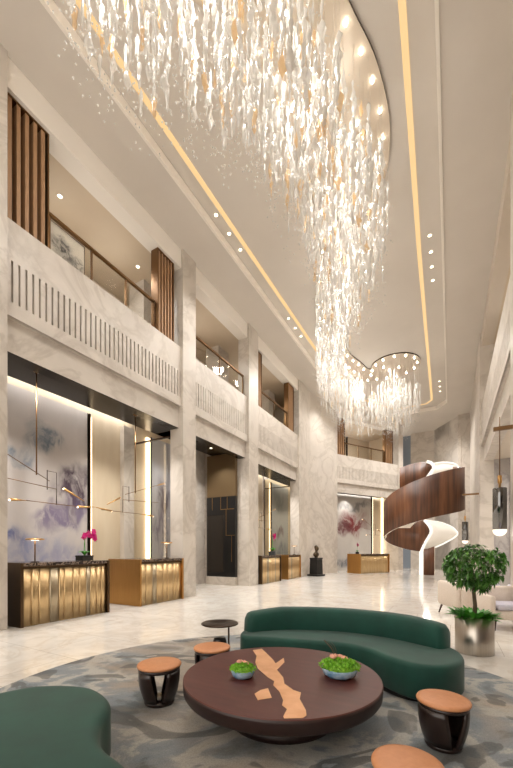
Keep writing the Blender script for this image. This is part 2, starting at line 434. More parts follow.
struct(tl.build('trim_17', M['fascia']))  # added pale lip, its tone stands in for light on the step
struct(ce.build('ceiling', M['ceiling']))

# warm LED line round the tray
def offset_strip(pts, w, z0, z1, name, mat):
    mb = MB(); n = len(pts); P = [Vector((x, y, 0)) for x, y in pts]; A = []; B = []
    for i in range(n):
        d0 = (P[i]-P[i-1]).normalized() if i else (P[1]-P[0]).normalized()
        d1 = (P[i+1]-P[i]).normalized() if i < n-1 else d0
        nn = ((Vector((-d0.y, d0.x, 0)) + Vector((-d1.y, d1.x, 0)))).normalized(); k = w/2/max(.5, nn.dot(Vector((-d0.y, d0.x, 0))))
        A.append(P[i]+nn*k); B.append(P[i]-nn*k)
    for i in range(n-1):
        q = [A[i], A[i+1], B[i+1], B[i]]
        mb.prism([(p.x, p.y) for p in q], z0, z1)
    return mb.build(name, mat)
ZT = Z_CEIL + .18
st = offset_strip([(-.46,-3.5),(-.66,5.5),(-.80,11.3),(-.94,22.6),(-1.25,23.05),(-3.0,23.05),(-5.08,19.5),(-5.12,10),(-5.16,-3.5)], .115, ZT-.012, ZT+.01, 'light_strip', M['led'])
tag(st, 'warm glowing LED line running round the raised ceiling tray', 'ceiling light')

# ------------------------------------------------------------------ downlights
def downlight(x, y, z, label, group, r=.045):
    mb = MB(); mb.lathe([(r*1.35, .004), (r*1.35, -.006), (r, -.008)], n=16, m=0); o_ = mb
    e = empty('downlight', (x, y, z)); tag(e, label, 'ceiling light', group)
    mb.build('trim_ring', M['white'], e)
    l = MB(); l.lathe([(r, -.0085), (r*.6, -.0125), (0.001, -.013)], n=16); l.build('lens', M['lamp'], e)
DL = [(212,217),(224,236),(235,252)]
ORD = ['first', 'second', 'third', 'fourth', 'fifth', 'sixth', 'seventh', 'eighth', 'ninth', 'tenth']
left_y = [7.42, 8.03, 8.62, 12.05, 12.7, 13.3]
for i, y in enumerate(left_y):
    downlight(-5.31, y, ZT, f'{ORD[i]} nearest recessed downlight beside the left LED line of the ceiling', 'ceiling downlights along the left LED line')
right_y = [10.76, 11.37, 11.98, 12.6, 20.3, 20.95, 21.6]
for i, y in enumerate(right_y):
    downlight(-.5, y, ZT, f'{ORD[i]} nearest recessed downlight right of the right LED line on the ceiling', 'ceiling downlights along the right LED line')
for i, (dx, dy) in enumerate(((0,0),(.45,.35),(.8,1.2))):
    downlight(-5.75+dx*.5, 17.3+dy, Z_CEIL, f'{ORD[i]} recessed downlight in the small cluster above the corner pier', 'ceiling downlights by the corner pier')
for i, (w, y) in enumerate(((-1.1,4.75),(-1.1,7.0),(-1.2,9.6),(-1.2,13.4))):
    downlight(XL+w, y, Z_BALC, ['recessed downlight above the near balcony, behind the ink wash panel', 'recessed downlight above the far end of the first balcony', 'recessed downlight above the second balcony with the glass only rail', 'recessed downlight above the third balcony'][i], 'balcony downlights')
for i, y in enumerate((9.2, 10.3)):
    downlight(XL-1.0, y, 5.05, ['nearer recessed downlight in the dark soffit of the middle doorway', 'farther recessed downlight in the dark soffit of the middle doorway'][i], 'doorway downlights')

# ------------------------------------------------------------------ balconies
def slat_screen(xf, u0, u1, label, n=5):
    e = empty('slat_screen', xf(Vector(((u0+u1)/2, -.26, Z_SILL)))); tag(e, label, 'screen', 'bronze slat screens on the balconies')
    base = e.location.copy()
    sub = lambda p: xf(p) - base
    f = MB(sub); t = .03
    for z0, z1 in ((Z_SILL, Z_SILL+t), (Z_BALC-t, Z_BALC)): f.box(u0, u1, -.38, -.14, z0, z1)
    for a in (u0, u1-t): f.box(a, a+t, -.38, -.14, Z_SILL+t, Z_BALC-t)
    f.build('frame', M['bronze'], e)
    s = (u1-u0-2*t)/n
    for k in range(n):
        m = MB(sub); a = u0+t+s*k+s*.27
        m.box(a, a+s*.46, -.36, -.16, Z_SILL+t, Z_BALC-t); m.build('slat', M['slat_wood'], e)
    m = MB(sub); m.box(u0+t, u1-t, -.375, -.362, Z_SILL+t, Z_BALC-t); m.build('back_panel', M['bronze_dark'], e)
    return e
def railing(xf, u0, u1, label, npane=3, top=.78):
    e = empty('balcony_railing', xf(Vector(((u0+u1)/2, -.25, Z_SILL)))); tag(e, label, 'railing', 'balcony railings')
    base = e.location.copy(); sub = lambda p: xf(p) - base
    h = MB(sub); h.box(u0, u1, -.285, -.215, Z_SILL+top, Z_SILL+top+.05); h.build('handrail', M['bronze'], e)
    b = MB(sub); b.box(u0, u1, -.27, -.23, Z_SILL, Z_SILL+.03); b.build('bottom_rail', M['bronze'], e)
    for k in range(npane+1):
        u = u0 + (u1-u0-.03)*k/npane
        p = MB(sub); p.box(u, u+.03, -.27, -.23, Z_SILL+.03, Z_SILL+top); p.build('post', M['bronze'], e)
    for k in range(npane):
        a = u0 + (u1-u0-.03)*k/npane + .03; bb = u0 + (u1-u0-.03)*(k+1)/npane
        g = MB(sub); g.box(a, bb, -.256, -.244, Z_SILL+.03, Z_SILL+top); g.build('glass_pane', M['glass'], e)
slat_screen(left, 3.17, 3.95, 'bronze slat screen nearest the camera on the left balcony, beside the rail')
slat_screen(left, 6.80, 7.42, 'bronze slat screen at the far end of the first left balcony')
slat_screen(left, 12.10, 12.62, 'narrow slat screen at the near side of the third left balcony', 4)
slat_screen(left, 15.3, 15.95, 'slat screen at the far side of the third left balcony', 4)
slat_screen(far, .02, .75, 'slat screen left of the glass rail on the far end balcony', 4)
slat_screen(far, 4.35, 5.1, 'slat screen right of the glass rail on the far end balcony, behind crystals', 4)
railing(left, 4.0, 6.78, 'bronze and glass rail of the nearest left balcony, ink panel behind it')
railing(left, 8.22, 11.30, 'bronze and glass rail of the second left balcony, between two marble pilasters', 2)
railing(left, 12.65, 15.28, 'bronze and glass rail of the third left balcony, between slat screens', 2)
railing(far, .78, 4.33, 'dark framed glass rail of the far balcony above the crimson painting', 3)
# ink panel standing behind the first rail
pn = empty('art_panel', (XL-.32, 4.43, Z_SILL)); tag(pn, 'grey ink wash panel behind the glass of the nearest balcony rail', 'painting')
m = MB(); m.poly([(.02,-.36,.0),(.02,.36,.0),(.02,.36,.76),(.02,-.36,.76)], uv=[(0,0),(1,0),(1,1),(0,1)]); m.build('painting', M['art4'], pn)
m = MB(); m.box(-.02, .018, -.38, .38, 0, .78); m.build('frame', M['bronze_dark'], pn)
# doors and openings on the balcony corridor
def corridor_door(xf, u0, u1, label):
    c = xf(Vector(((u0+u1)/2, -2.6, 6.0))); e = empty('balcony_door', c); tag(e, label, 'door', 'walnut balcony doors')
    sub = lambda p: xf(p) - c
    m = MB(sub); m.box(u0, u1, -2.6, -2.56, 6.0, 8.6); m.build('door_leaf', M['slat_wood'], e)
    m = MB(sub)
    for a, b, z0, z1 in ((u0-.08,u0,6,8.7),(u1,u1+.08,6,8.7),(u0,u1,8.6,8.7)): m.box(a, b, -2.6, -2.5, z0, z1)
    m.build('door_frame', M['bronze_dark'], e)
corridor_door(left, 8.6, 9.9, 'walnut door at the back of the first balcony, right of the glass rail')
corridor_door(left, 12.3, 13.7, 'walnut door at the back of the second balcony')
corridor_door(left, 16.4, 17.6, 'walnut door at the back of the third balcony')
m = MB(left)
for u in (7.4, 11.2, 15.5): m.box(u, u+.7, -1.9, -1.3, 6.0, Z_BALC)
struct(m.build('trim_6', M['marble']))
m = MB(far); m.box(2.0, 2.12, -2.58, -2.5, 6.0, Z_BALC); m.box(3.2, 3.3, -2.58, -2.5, 6.0, Z_BALC); struct(m.build('trim_7', M['bronze_dark']))
m = MB()
a, b = C0 + ch*.95, C0 + ch*1.85
m.prism([a + cn*.2, b + cn*.2, b + cn*.26, a + cn*.26], 6.62, 8.98)
tag(m.build('wood_panel', M['slat_wood']), 'brown timber panel in the small opening high at the far end', 'panel')

# ------------------------------------------------------------------ reception recesses
def art(name, xf, u0, u1, z0, z1, mat, label, flip=False, w=-2.02):
    c = xf(Vector(((u0+u1)/2, w, z0))); e = empty(name, c); tag(e, label, 'painting', 'ink wash wall paintings')
    sub = lambda p: xf(p) - c
    m = MB(sub); m.poly([(u0,w+.012,z0),(u1,w+.012,z0),(u1,w+.012,z1),(u0,w+.012,z1)], uv=[(0,0),(1,0),(1,1),(0,1)]); m.build('painting', mat, e)
    m = MB(sub); m.box(u0-.02, u1+.03, w-.04, w+.01, z0, z1); m.build('backing', M['black'], e)
art('wall_painting', left, 3.25, 6.07, .0, 5.06, M['art1'], 'large blue and plum ink wash mountain painting behind the nearest desk')
art('wall_painting', left, 13.1, 15.3, .0, 5.06, M['art2'], 'grey ink wash painting behind the desks of the third bay')
art('wall_painting', far, .6, 4.24, .0, 5.06, M['art3'], 'pale painting with a crimson ink cloud on the far wall', w=-1.26)
def recess_fit(xf, u0, u1, um, tagname):
    m = MB(xf); m.box(um, um+.04, -2.07, -1.98, 0, 5.06)
    struct(m.build(tagname, M['bronze_dark']))
recess_fit(left, 3.158, 7.63, 6.12, 'trim_8'); recess_fit(left, 12.05, 16.3, 15.34, 'trim_9'); m = MB(far); m.box(4.28, 4.33, -1.3, -1.2, 0, 5.06); struct(m.build('trim_10', M['bronze_dark']))
m = MB(left); m.box(7.2, 7.58, -2.07, -1.9, 0, 5.06)
struct(m.build('trim_11', M['marble']))
m = MB(left); m.box(6.17, 6.22, -2.06, -2.03, 0.1, 5.0); m.box(15.42, 15.48, -2.06, -2.03, .1, 5.0)
lm = m.build('trim_12', M['cove']); struct(lm)
m = MB(far); m.box(4.37, 4.42, -1.29, -1.25, .1, 5.0); m.box(5.3, 5.42, -1.29, -1.23, .1, 5.0); struct(m.build('trim_13', M['cove']))
def mirror(x0, x1, y, label):
    e = empty('mirror_wall', ((x0+x1)/2, y, 0)); tag(e, label, 'mirror', 'tinted mirror walls')
    m = MB(); m.box(-(x1-x0)/2, (x1-x0)/2, 0, .02, 0, 5.05); m.build('mirror_glass', M['mirror'], e)
    m = MB(); m.box(-(x1-x0)/2, -(x1-x0)/2+.03, -.02, 0, 0, 5.05); m.box(-(x1-x0)/2+.03, (x1-x0)/2, -.02, 0, 4.55, 4.58); m.build('frame', M['bronze_dark'], e)
e = empty('glass_partition', (-7.86, 7.62, 0)); tag(e, 'tall clear glass partition with dark frame at the right of the nearest reception bay', 'partition')
m = MB(); m.box(-.76, .76, 0, .015, 0, 4.6); m.build('glass_pane', M['glass'], e)
m = MB(); m.box(-.78, -.74, -.02, .035, 0, 4.6); m.box(-.78, .76, -.02, .035, 4.6, 4.64); m.build('frame', M['bronze_dark'], e)
art('wall_painting', left, 8.42, 9.42, .0, 5.06, M['art5'], 'narrow plum and grey ink painting seen through the glass partition')
m = MB(left); m.box(8.2, 8.34, -2.06, -2.0, .1, 5.0); struct(m.build('trim_15', M['cove']))
m = MB(left); m.box(7.63, 9.5, -1.62, -.47, 5.05, 5.12); struct(m.build('trim_16', M['dark_soffit']))
mirror(-8.55, -7.08, 16.27, 'tall tinted mirror standing in for the glass end of the third bay')  # its reflection replaces a painting beyond clear glass
# black lacquer cabinet in the middle doorway
e = empty('lacquer_cabinet', (-7.76, 11.26, 0)); tag(e, 'tall black lacquer cabinet with thin brass lines in the middle doorway', 'cabinet')
m = MB(); m.box(-.66, .66, -.12, .05, .32, 3.4); m.build('carcass', M['black'], e)
m = MB(); m.box(-.66, .66, -.14, .05, 0, .32); m.build('plinth', M['marble'], e)
m = MB(); m.box(-.66, .66, -.10, .05, 3.4, 5.04); m.build('top_panel', simple('bronze panel', (134,112,82), .3, .7), e)
for (x0, x1, z0, z1) in ((.0,.62,2.9,2.92),(.0,.015,2.9,3.38),(.25,.265,1.9,2.9),(.25,.65,1.9,1.915),(.5,.515,.9,1.9),(-.4,-.385,2.9,3.38),(.3,.315,2.92,3.38)):
    m = MB(); m.box(x0, x1, -.128, -.12, z0, z1); m.build('brass_line', M['brass'], e)
m = MB(); m.box(-.62, .12, -.126, -.12, .5, 2.7); m.build('door', simple('dark glass', (40,34,28), .15), e)

# reception desks
def desk_tree(u_len, depth, widths, gold_end):
    """desk with its near front corner at the origin: front faces +x, runs along +y"""
    e = empty('reception_desk')
    L = u_len
    for y in (0, L-.05):
        m = MB(); m.box(-depth, .03, y, y+.05, 0, 1.125)
        m.build('end_panel', M['desk_gold'] if gold_end else M['desk_dark'], e)
    m = MB(); m.box(-depth, .012, .05, L-.05, 1.065, 1.125); m.build('countertop', M['stone_dark'], e)
    m = MB(); m.box(-.16, -.05, .05, L-.05, .0, 1.065); m.build('front_board', M['desk_dark'], e)
    tot = sum(widths); y = .06; s = (L-.12)/tot
    for w in widths:
        w *= s; m = MB(); n = 8; rs = []
        for z in (.004, 1.02):
            rs.append([(-.035 + .024*(1-(2*k/n-1)**2) - (.02 if k in (0, n) else 0), y + .001 + (w-.002)*min(1, max(0, (k-1)/(n-2))), z) for k in range(n+1)])
        m.rings(rs, smooth=True, cap=(True, True)); m.build('flute', M['desk_metal' if int(w*1e4) % 4 else 'desk_metal_dark'], e); y += w
    return e
W1 = [1, .9, 1.3, 1.2, .7, 1.25, .9, 1.05, .6, 1.0, .8, .7]; W2 = [.9, 1.1, .7, 1.2, .8, 1.1, .6, .9]
d1 = desk_tree(1.8, .8, W1, False); d1.location = (-6.5, 3.3, 0)
tag(d1, 'bronze fluted reception desk nearest the camera, orchid on its far end', 'desk', 'reception desks')
d2 = desk_tree(1.56, 1.1, W2, True); d2.location = (-6.5, 5.95, 0)
tag(d2, 'bronze fluted reception desk with plain gold end, before the first mirror wall', 'desk', 'reception desks')
copy_tree(d1, (-6.5, 12.12, 0), label='bronze fluted reception desk at the near side of the third bay, orchid on it')
copy_tree(d2, (-6.5, 14.66, 0), label='short bronze fluted reception desk at the far side of the third bay')
d5 = desk_tree(2.45, 1.0, W1 + W2[:4], True); d5.location = tuple(FO + FD*.45 + FN*1.35); d5.rotation_euler = (0,0,-fa)
tag(d5, 'gold fluted reception desk standing before the crimson cloud painting', 'desk', 'reception desks')
# papers / tray on desks
def desk_lamp(x, y, z, label):
    e = empty('desk_lamp', (x, y, z)); tag(e, label, 'lamp', 'slim desk lamps')
    m = MB(); m.lathe([(.07,0),(.07,.012),(.012,.02)], n=20); m.build('base', M['bronze_dark'], e)
    m = MB(); m.tube([(0,0,.015),(0,0,.40)], .012, 10); m.build('stem', M['bronze'], e)
    m = MB(); m.lathe([(.02,.40),(.15,.405),(.155,.42),(.14,.432),(.0,.44)], n=24); m.build('lamp_shade', M['brass'], e)
    m = MB(); m.lathe([(.06,.398),(.06,.403),(.0,.404)], n=16); m.build('bulb', M['lamp'], e)
desk_lamp(-6.62, 3.62, 1.128, 'slim brass desk lamp at the left end of the nearest desk')
desk_lamp(-6.66, 7.05, 1.128, 'slim brass desk lamp at the far end of the gold ended desk')
desk_lamp(-6.66, 15.8, 1.128, 'slim brass desk lamp on the short desk of the third bay')

def orchid(x, y, z, s, label):
    rnd = random.Random(int(x*100+y*10))
    e = empty('orchid', (x, y, z), .3); tag(e, label, 'plant', 'magenta orchids on the desks')
    m = MB(); m.box(-.09*s, .09*s, -.16*s, .16*s, 0, .11*s); m.box(-.1*s, .1*s, -.17*s, .17*s, .085*s, .10*s); m.build('pot', M['black'], e)
    m = MB()
    for k in range(9):
        a = 2*pi*k/9; L = (.16 + .05*rnd.random())*s; d = Vector((cos(a)*.6, sin(a), 0)); sd = Vector((-d.y, d.x, 0)).normalized()
        b0 = Vector((0,0,.11*s))
        pts = [b0, b0 + d*L*.5 + Vector((0,0,.09*s)), b0 + d*L + Vector((0,0,.06*s))]
        m.poly([pts[0]-sd*.01*s, pts[0]+sd*.01*s, pts[1]+sd*.035*s, pts[1]-sd*.035*s], 0, True); m.poly([pts[1]-sd*.035*s, pts[1]+sd*.035*s, pts[2]], 0, True)
    m.build('leaves', M['leaf_low'], e)
    stems = []
    for q in (-1, 1):
        m = MB(); p = [Vector((0, .02*q*s, .1*s)), Vector((0, .01*q*s, .34*s)), Vector((.01, .02*s, .5*s)), Vector((.03, .17*s, .55*s + q*.03*s)), Vector((.05, .33*s, .46*s + q*.05*s))]
        p = spline(p, 14, False); stems.append(p); m.tube(p, .006*s, 6); m.build('stem', M['leaf_low'], e)
    for p in stems:
        for k in range(7):
            c = p[6 + k] + Vector((rnd.uniform(-.04,.04)*s, rnd.uniform(-.05,.05)*s, rnd.uniform(-.02,.05)*s)); m = MB()
            ax = Vector((1, rnd.uniform(-.5,.5), rnd.uniform(-.3,.3))).normalized(); u = ax.cross(Vector((0,0,1))).normalized(); w = ax.cross(u)
            for j in range(5):
                t = 2*pi*j/5 + .3; d = u*cos(t) + w*sin(t); sd = ax.cross(d); L = .072*s
                m.poly([c, c + d*L*.6 + sd*L*.42 + ax*.012, c + d*L + ax*.004, c + d*L*.6 - sd*L*.42 + ax*.012], 0, True)
            m.build('blossom', M['magenta'], e)
orchid(-6.78, 4.72, 1.128, 1.0, 'magenta orchid in a black pot on the nearest desk')
orchid(-6.75, 13.62, 1.128, 1.5, 'magenta orchid on the near desk of the third bay')
pp = FO + FD*.85 + FN*.75
orchid(pp.x, pp.y, 1.128, 1.0, 'small magenta orchid on the desk before the crimson painting')

# mobile pendants over the desks
def mobile(xf, u, w, label, flip=1):
    c = xf(Vector((u, w, 5.05))); e = empty('mobile_pendant', c); tag(e, label, 'lamp', 'bronze mobile pendant lamps')
    sub = lambda p: xf(Vector((u + p.x*flip, w + p.y, 5.05 + p.z))) - c
    m = MB(sub); m.lathe([(.06,0),(.06,-.025),(.015,-.04)], n=18); m.build('canopy', M['bronze'], e)
    m = MB(sub); m.tube([(0,0,-.03),(0,0,-2.15)], .014, 8); m.build('rod', M['bronze'], e)
    arms = [((-.9,.15,-1.75),(.30,-.05,-2.22)), ((-.75,.1,-2.32),(.42,.0,-2.38)), ((-.25,0,-2.70),(1.15,.1,-2.72))]
    for a, b in arms:
        m = MB(sub); m.tube([a, b], .008, 6); m.build('arm', M['bronze'], e)
    for (x, z0, z1) in ((.0,-2.15,-2.1),(.22,-2.42,-2.0),(.42,-2.72,-2.38)):
        m = MB(sub); m.tube([(x,0,z0),(x,0,z1)], .009, 6); m.build('link', M['bronze_dark'], e)
    m = MB(sub); m.tube([(.22,0,-2.02),(.42,0,-2.02),(.42,0,-2.38)], .006, 6); m.build('link', M['bronze_dark'], e)
    heads = [((.55,.05,-2.35),(1.0,.12,-2.58)), ((.85,.1,-2.72),(1.3,.12,-2.68)), ((-.55,.1,-2.73),(-.2,0,-2.70)), ((-.95,.14,-1.74),(-.7,.12,-1.83))]
    for a, b in heads:
        a, b = Vector(a), Vector(b)
        m = MB(sub); m.tube([a, a.lerp(b,.5), b], .028, 8, r1=.008); h = m.build('lamp_head', M['brass'], e)
        m = MB(sub); m.sphere(a + Vector((0,0,-.01)), .019, 10, 6); m.build('bulb', M['lamp'], h)
    return e
mobile(left, 4.12, -.88, 'bronze mobile pendant hanging over the nearest desk')
mobile(left, 6.76, -.93, 'bronze mobile pendant hanging over the gold ended desk', -1)
mobile(left, 14.2, -.9, 'bronze mobile pendant hanging in the third bay', -1)
mobile(far, 3.4, -.5, 'bronze mobile pendant hanging before the crimson cloud painting')

# ------------------------------------------------------------------ bust on its pedestal
e = empty('bust_sculpture', (-6.12, 17.45, 0), R(-20)); e.scale = (.9,.9,.95); tag(e, 'dark bronze portrait bust on a black pedestal before the corner pier', 'sculpture')
m = MB(); m.box(-.36,.36,-.36,.36,0,.1); m.build('plinth', M['black'], e)
m = MB(); m.rings([[(-a,-a,z),(a,-a,z),(a,a,z),(-a,a,z)] for a, z in ((.27,.1),(.25,.92),(.27,.94),(.27,1.0))], smooth=False); m.build('pedestal', M['black'], e)
m = MB(); prof = [(1.0,.10,.10,0),(1.06,.11,.1,0),(1.10,.2,.12,0),(1.2,.22,.13,0),(1.27,.17,.11,0),(1.3,.08,.08,.01),(1.36,.07,.075,.02),(1.40,.085,.10,.03),(1.46,.10,.125,.04),(1.53,.105,.13,.03),(1.60,.10,.125,.01),(1.65,.075,.09,0),(1.68,.02,.03,0)]
rs = []
for z, rx, ry, off in prof:
    r_ = []
    for k in range(20):
        a = 2*pi*k/20; nose = .03 if (k == 0 and 1.44 < z < 1.55) else 0
        r_.append((ry*cos(a) + off + nose, rx*sin(a), z))
    rs.append(r_)
m.rings(rs); m.build('bust', noisy('patinated bronze', [(.3,(58,48,38)),(.7,(104,86,64))], 8, .4, metal=.7), e)

# ------------------------------------------------------------------ spiral staircase
SC = Vector((-1.247, 19.32, 0)); SR = 1.84
e = empty('spiral_staircase', SC); tag(e, 'spiral staircase wrapped in curving walnut ribbons with glowing white underside', 'staircase')
yaw = R(29)
def sp(deg, r, z):
    a = R(deg) + yaw; return Vector((cos(a)*r, sin(a)*r, z))       # 0 deg = to the camera's right, 270 = towards the camera
def ribbon(name, keys, mat, r=SR, n=48, th=.06, white=True):
    """keys: (angle, bottom, top); wall of thickness th on a cylinder"""
    m = MB(); K = keys
    def at(t):
        s = t*(len(K)-1); i = min(int(s), len(K)-2); u = s - i
        P = [Vector(K[max(0, min(len(K)-1, j))]) for j in (i-1, i, i+1, i+2)]; a, b, c, d = P
        return .5*((2*b)+(c-a)*u+(2*a-5*b+4*c-d)*u*u+(3*b-a-3*c+d)*u**3)
    pr = None
    for i in range(n+1):
        a, zb, zt = at(i/n)
        cur = [m.vert(sp(a, r, zb)), m.vert(sp(a, r, zt)), m.vert(sp(a, r-th, zt)), m.vert(sp(a, r-th, zb))]; ua = a/360
        if pr:
            for q in range(4):
                m.face((pr[q], cur[q], cur[(q+1)%4], pr[(q+1)%4]), 0 if q in (0, 2) else 1, True,
                       [(pu, 0),(ua, 0),(ua, 1),(pu, 1)])
        else: m.face(cur[::-1], 1)
        pr, pu = cur, ua
    m.face(pr, 1)
    return m.build(name, mat, e)
WM = [M['stair_wood'], M['white']]
ribbon('balustrade', [(172,2.0,3.75),(200,2.3,4.1),(235,2.62,4.5),(270,2.9,4.85),(310,3.15,5.15),(345,3.4,5.4),(372,3.7,5.6)], WM)
ribbon('balustrade', [(105,4.2,5.85),(95,4.2,5.95),(85,4.2,6.05),(68,4.5,6.15),(58,5.2,6.1),(50,5.5,6.0),(46,5.75,5.85)], WM, SR*.97)
ribbon('balustrade', [(176,2.0,3.5),(150,1.85,3.4),(120,1.62,3.3),(95,1.42,3.2),(75,1.30,3.1),(66,1.32,3.05),(60,1.72,2.95),(54,2.02,2.78),(50,2.3,2.5)], WM, SR*.97)
WW = [M['white'], M['white']]
ribbon('flank_panel', [(64,1.35,2.95),(50,1.45,2.9),(33,1.66,2.76),(15,1.92,2.52),(5,2.08,2.3),(1,2.15,2.22)], WW, SR)
ribbon('flank_panel', [(58,4.8,5.97),(30,4.8,5.93),(12,4.8,5.75),(2,4.9,5.55),(-3,5.2,5.42)], WW, SR)
def rim(keys, r, rad):
    m = MB(); m.tube(spline([sp(a, rad, z) for a, z in keys], 40, False), r, 8); return m.build('edge_light', M['stair_led'], e)
rim([(66,1.28),(60,1.72),(54,2.05),(50,2.35),(53,2.65),(61,2.97)], .075, SR*.95)
rim([(66,1.28),(50,1.42),(33,1.64),(15,1.90),(5,2.06),(1,2.17),(6,2.34),(15,2.54),(33,2.78),(50,2.92),(61,2.97)], .035, SR*.98)
rim([(59,5.15),(51,5.5),(45.5,5.78),(50,6.03),(57,6.13)], .085, SR*.95)
rim([(46,6.0),(30,5.96),(12,5.78),(2,5.58),(-3,5.42)], .035, SR*.98)
m = MB(); c = sp(66, SR*.97, 0); m.obox((c.x, c.y, .65), yaw, .085, .06, .65); m.build('newel_post', M['stair_led'], e)
ribbon('wood_side', [(62,0,1.4),(56,0,1.42),(48,0,1.5),(44,0,1.55)], WM, SR*.95)
for k in range(24):
    a = 178 + k*7.4; z = 2.45 + k*.053
    m = MB(); P = [sp(a, .6, z), sp(a, SR-.07, z), sp(a+7.2, SR-.07, z), sp(a+7.2, .6, z)]
    m.prism([(p.x, p.y) for p in P], z, z + .05); m.build('tread', M['white'], e)

# ------------------------------------------------------------------ rug and seating group
m = MB(); m.lathe([(0.001,0.0),(2.62,0.0),(2.62,.004),(2.61,.006),(0.001,.006)], (0,0,0), 128)
def rug_mat():
    mt, nt, b = nodes_of('patterned rug')
    v = coords(nt, (1,1,1))
    f1 = tex_noise(nt, v, 1.25, 6, .5, .58); f2 = tex_noise(nt, v, 1.0, 3, 2.2, .4); f3 = tex_noise(nt, v, .7, 4, 1)
    c = ramp(nt, f1, [(.36, (100,106,108)), (.40, (134,141,146)), (.47, (146,151,153)), (.50, (186,182,174)), (.55, (180,178,172)), (.58, (140,147,150)), (.66, (110,114,114))])
    c = mix(nt, ramp(nt, f3, [(.46, (0,0,0)), (.62, (215,215,215))]), c, (176,158,138))
    sw = ramp(nt, f2, [(.555, (0,0,0)), (.565, (200,200,200)), (.635, (225,225,225)), (.645, (0,0,0))])
    c = mix(nt, sw, c, (88,88,86))
    fine = ramp(nt, tex_noise(nt, v, 120, 2), [(.3, (222,222,222)), (.7, (255,255,255))])
    c = mix(nt, 1.0, c, fine, 'MULTIPLY')
    nt.links.new(c, b.inputs['Base Color']); b.inputs['Roughness'].default_value = .95
    return mt
ru = m.build('round_rug', rug_mat(), loc=(-1.36, 2.62, .001)); tag(ru, 'big round blue grey rug with dark brush swirls under the seating group', 'rug')

# coffee table
TC = Vector((-1.198, 2.572, .008))
e = empty('coffee_table', TC); tag(e, 'large round dark brown coffee table with a copper river inlay', 'table')
m = MB(); m.lathe([(.001,.23),(.735,.23),(.762,.236),(.774,.254),(.778,.316),(.778,.338)], n=96, m=1); m.lathe([(.778,.338),(.772,.344),(.001,.344)], n=96, m=0, smooth=False)
m.build('tabletop', [M['table_top'], M['table_rim']], e)
m = MB(); m.lathe([(.001,0),(.42,0),(.42,.04),(.36,.10),(.36,.23),(.001,.23)], n=64); m.build('base', M['table_rim'], e)
INL = [(252.8,650.3),(261.7,648.8),(266.7,653.4),(273.1,659.7),(275.6,663.5),(283.7,657.9),(284.5,662.2),(276.9,669.8),(283.2,677.4),(284.5,683.8),(293.4,690.1),(301,692.6),(299.7,699),(306,710.4),(306.5,715.5),(303,718),(284.5,718.5),(283.2,716.7),(287,709.1),(282,705.3),(283.2,700.2),(279.4,691.4),(273.1,685),(274.3,681.2),(268,677.4),(257.9,668.6),(255.3,662.2),(256.6,655.9)]
ISL = [(254.6,693.9),(260.4,690.1),(268,688.3),(271.8,697.7),(257.9,700.2)]
cs, sn = cos(R(29)), sin(R(29))
def plan(px, py, z):                      # measured point of the photograph -> place on a horizontal plane
    Z = 350*(1.35 - z)/(py - 550); d = (px - 256.5)/350
    return Vector((Z*(cs*d - sn), Z*(sn*d + cs), z))
m = MB()
for pl in (INL, ISL):
    P = [plan(x, y, .353) - TC for x, y in pl]
    P = [Vector((p.x, p.y, 0)) * min(1, .764/max(.01, Vector((p.x, p.y, 0)).length)) for p in P]
    ids = tessellate_polygon([P])
    for t in ids: m.poly([(P[i].x, P[i].y, .3465) for i in t])
    for i in range(len(P)):
        a, b = P[i], P[(i+1) % len(P)]; m.poly([(a.x,a.y,.342),(b.x,b.y,.342),(b.x,b.y,.3465),(a.x,a.y,.3465)])
m.build('inlay', M['copper'], e)

def flower_bowl(px, py, r, h, label, seed):
    rnd = random.Random(seed); c = plan(px, py, .353)
    e = empty('flower_bowl', (c.x, c.y, .3545)); tag(e, label, 'plant', 'flower bowls on the coffee table')
    m = MB(); m.lathe([(.001,0),(r*.72,0),(r*.92,h*.35),(r,h*.8),(r*.98,h),(r*.9,h),(r*.88,h*.7),(.001,h*.6)], n=40); m.build('bowl', M['bowl'], e)
    m = MB()
    for k in range(420):
        t = rnd.random()*2*pi; q = math.sqrt(rnd.random()); rr = r*1.08*q
        p = Vector((cos(t)*rr, sin(t)*rr, h*.75 + (1-q*q*.8)*r*.52 + rnd.uniform(-.006,.012)))
        d = Vector((cos(t)*q + rnd.uniform(-.7,.7), sin(t)*q + rnd.uniform(-.7,.7), .7 + rnd.random()*.5)).normalized()
        s = d.cross(Vector((rnd.random()-.5, rnd.random()-.5, rnd.random()-.5))).normalized(); L = r*.2
        m.poly([p, p + d*L*.5 + s*L*.35, p + d*L, p + d*L*.5 - s*L*.35], 0, True)
    m.lathe([(r*.92,h*.8),(r*.98,h*.95),(r*.8,h*.8+r*.34),(r*.4,h*.8+r*.48),(.001,h*.8+r*.5)], n=24)
    m.build('greens', M['moss'], e)
    for k in range(4):
        m = MB(); a = 1.0 + k*.8
        c0 = Vector((cos(a)*r*.35, sin(a)*r*.35 , h*.8 + r*.55 + .006*k))
        for j in range(6):
            u = 2*pi*j/6; m.sphere(c0 + Vector((cos(u)*r*.11, sin(u)*r*.11, 0)), r*.11, 8, 5)
        m.sphere(c0 + Vector((0,0,.01)), r*.08, 8, 5)
        m.build('blossom', M['pink'], e)
    if r > .11:
        for k in range(5):
            a = 2.4 + k*.35; m = MB()
            m.tube(spline([(cos(a)*r*.2, sin(a)*r*.2, h), (cos(a)*r*.4, sin(a)*r*.4, h + r*.9), (cos(a)*r*.9, sin(a)*r*.9, h + r*(1.2+.1*k))], 8, False), .0018, 5)
            m.build('twig', M['trunk'], e)
flower_bowl(243, 677, .093, .06, 'small pale bowl of greens and pink flowers left of the copper inlay', 3)
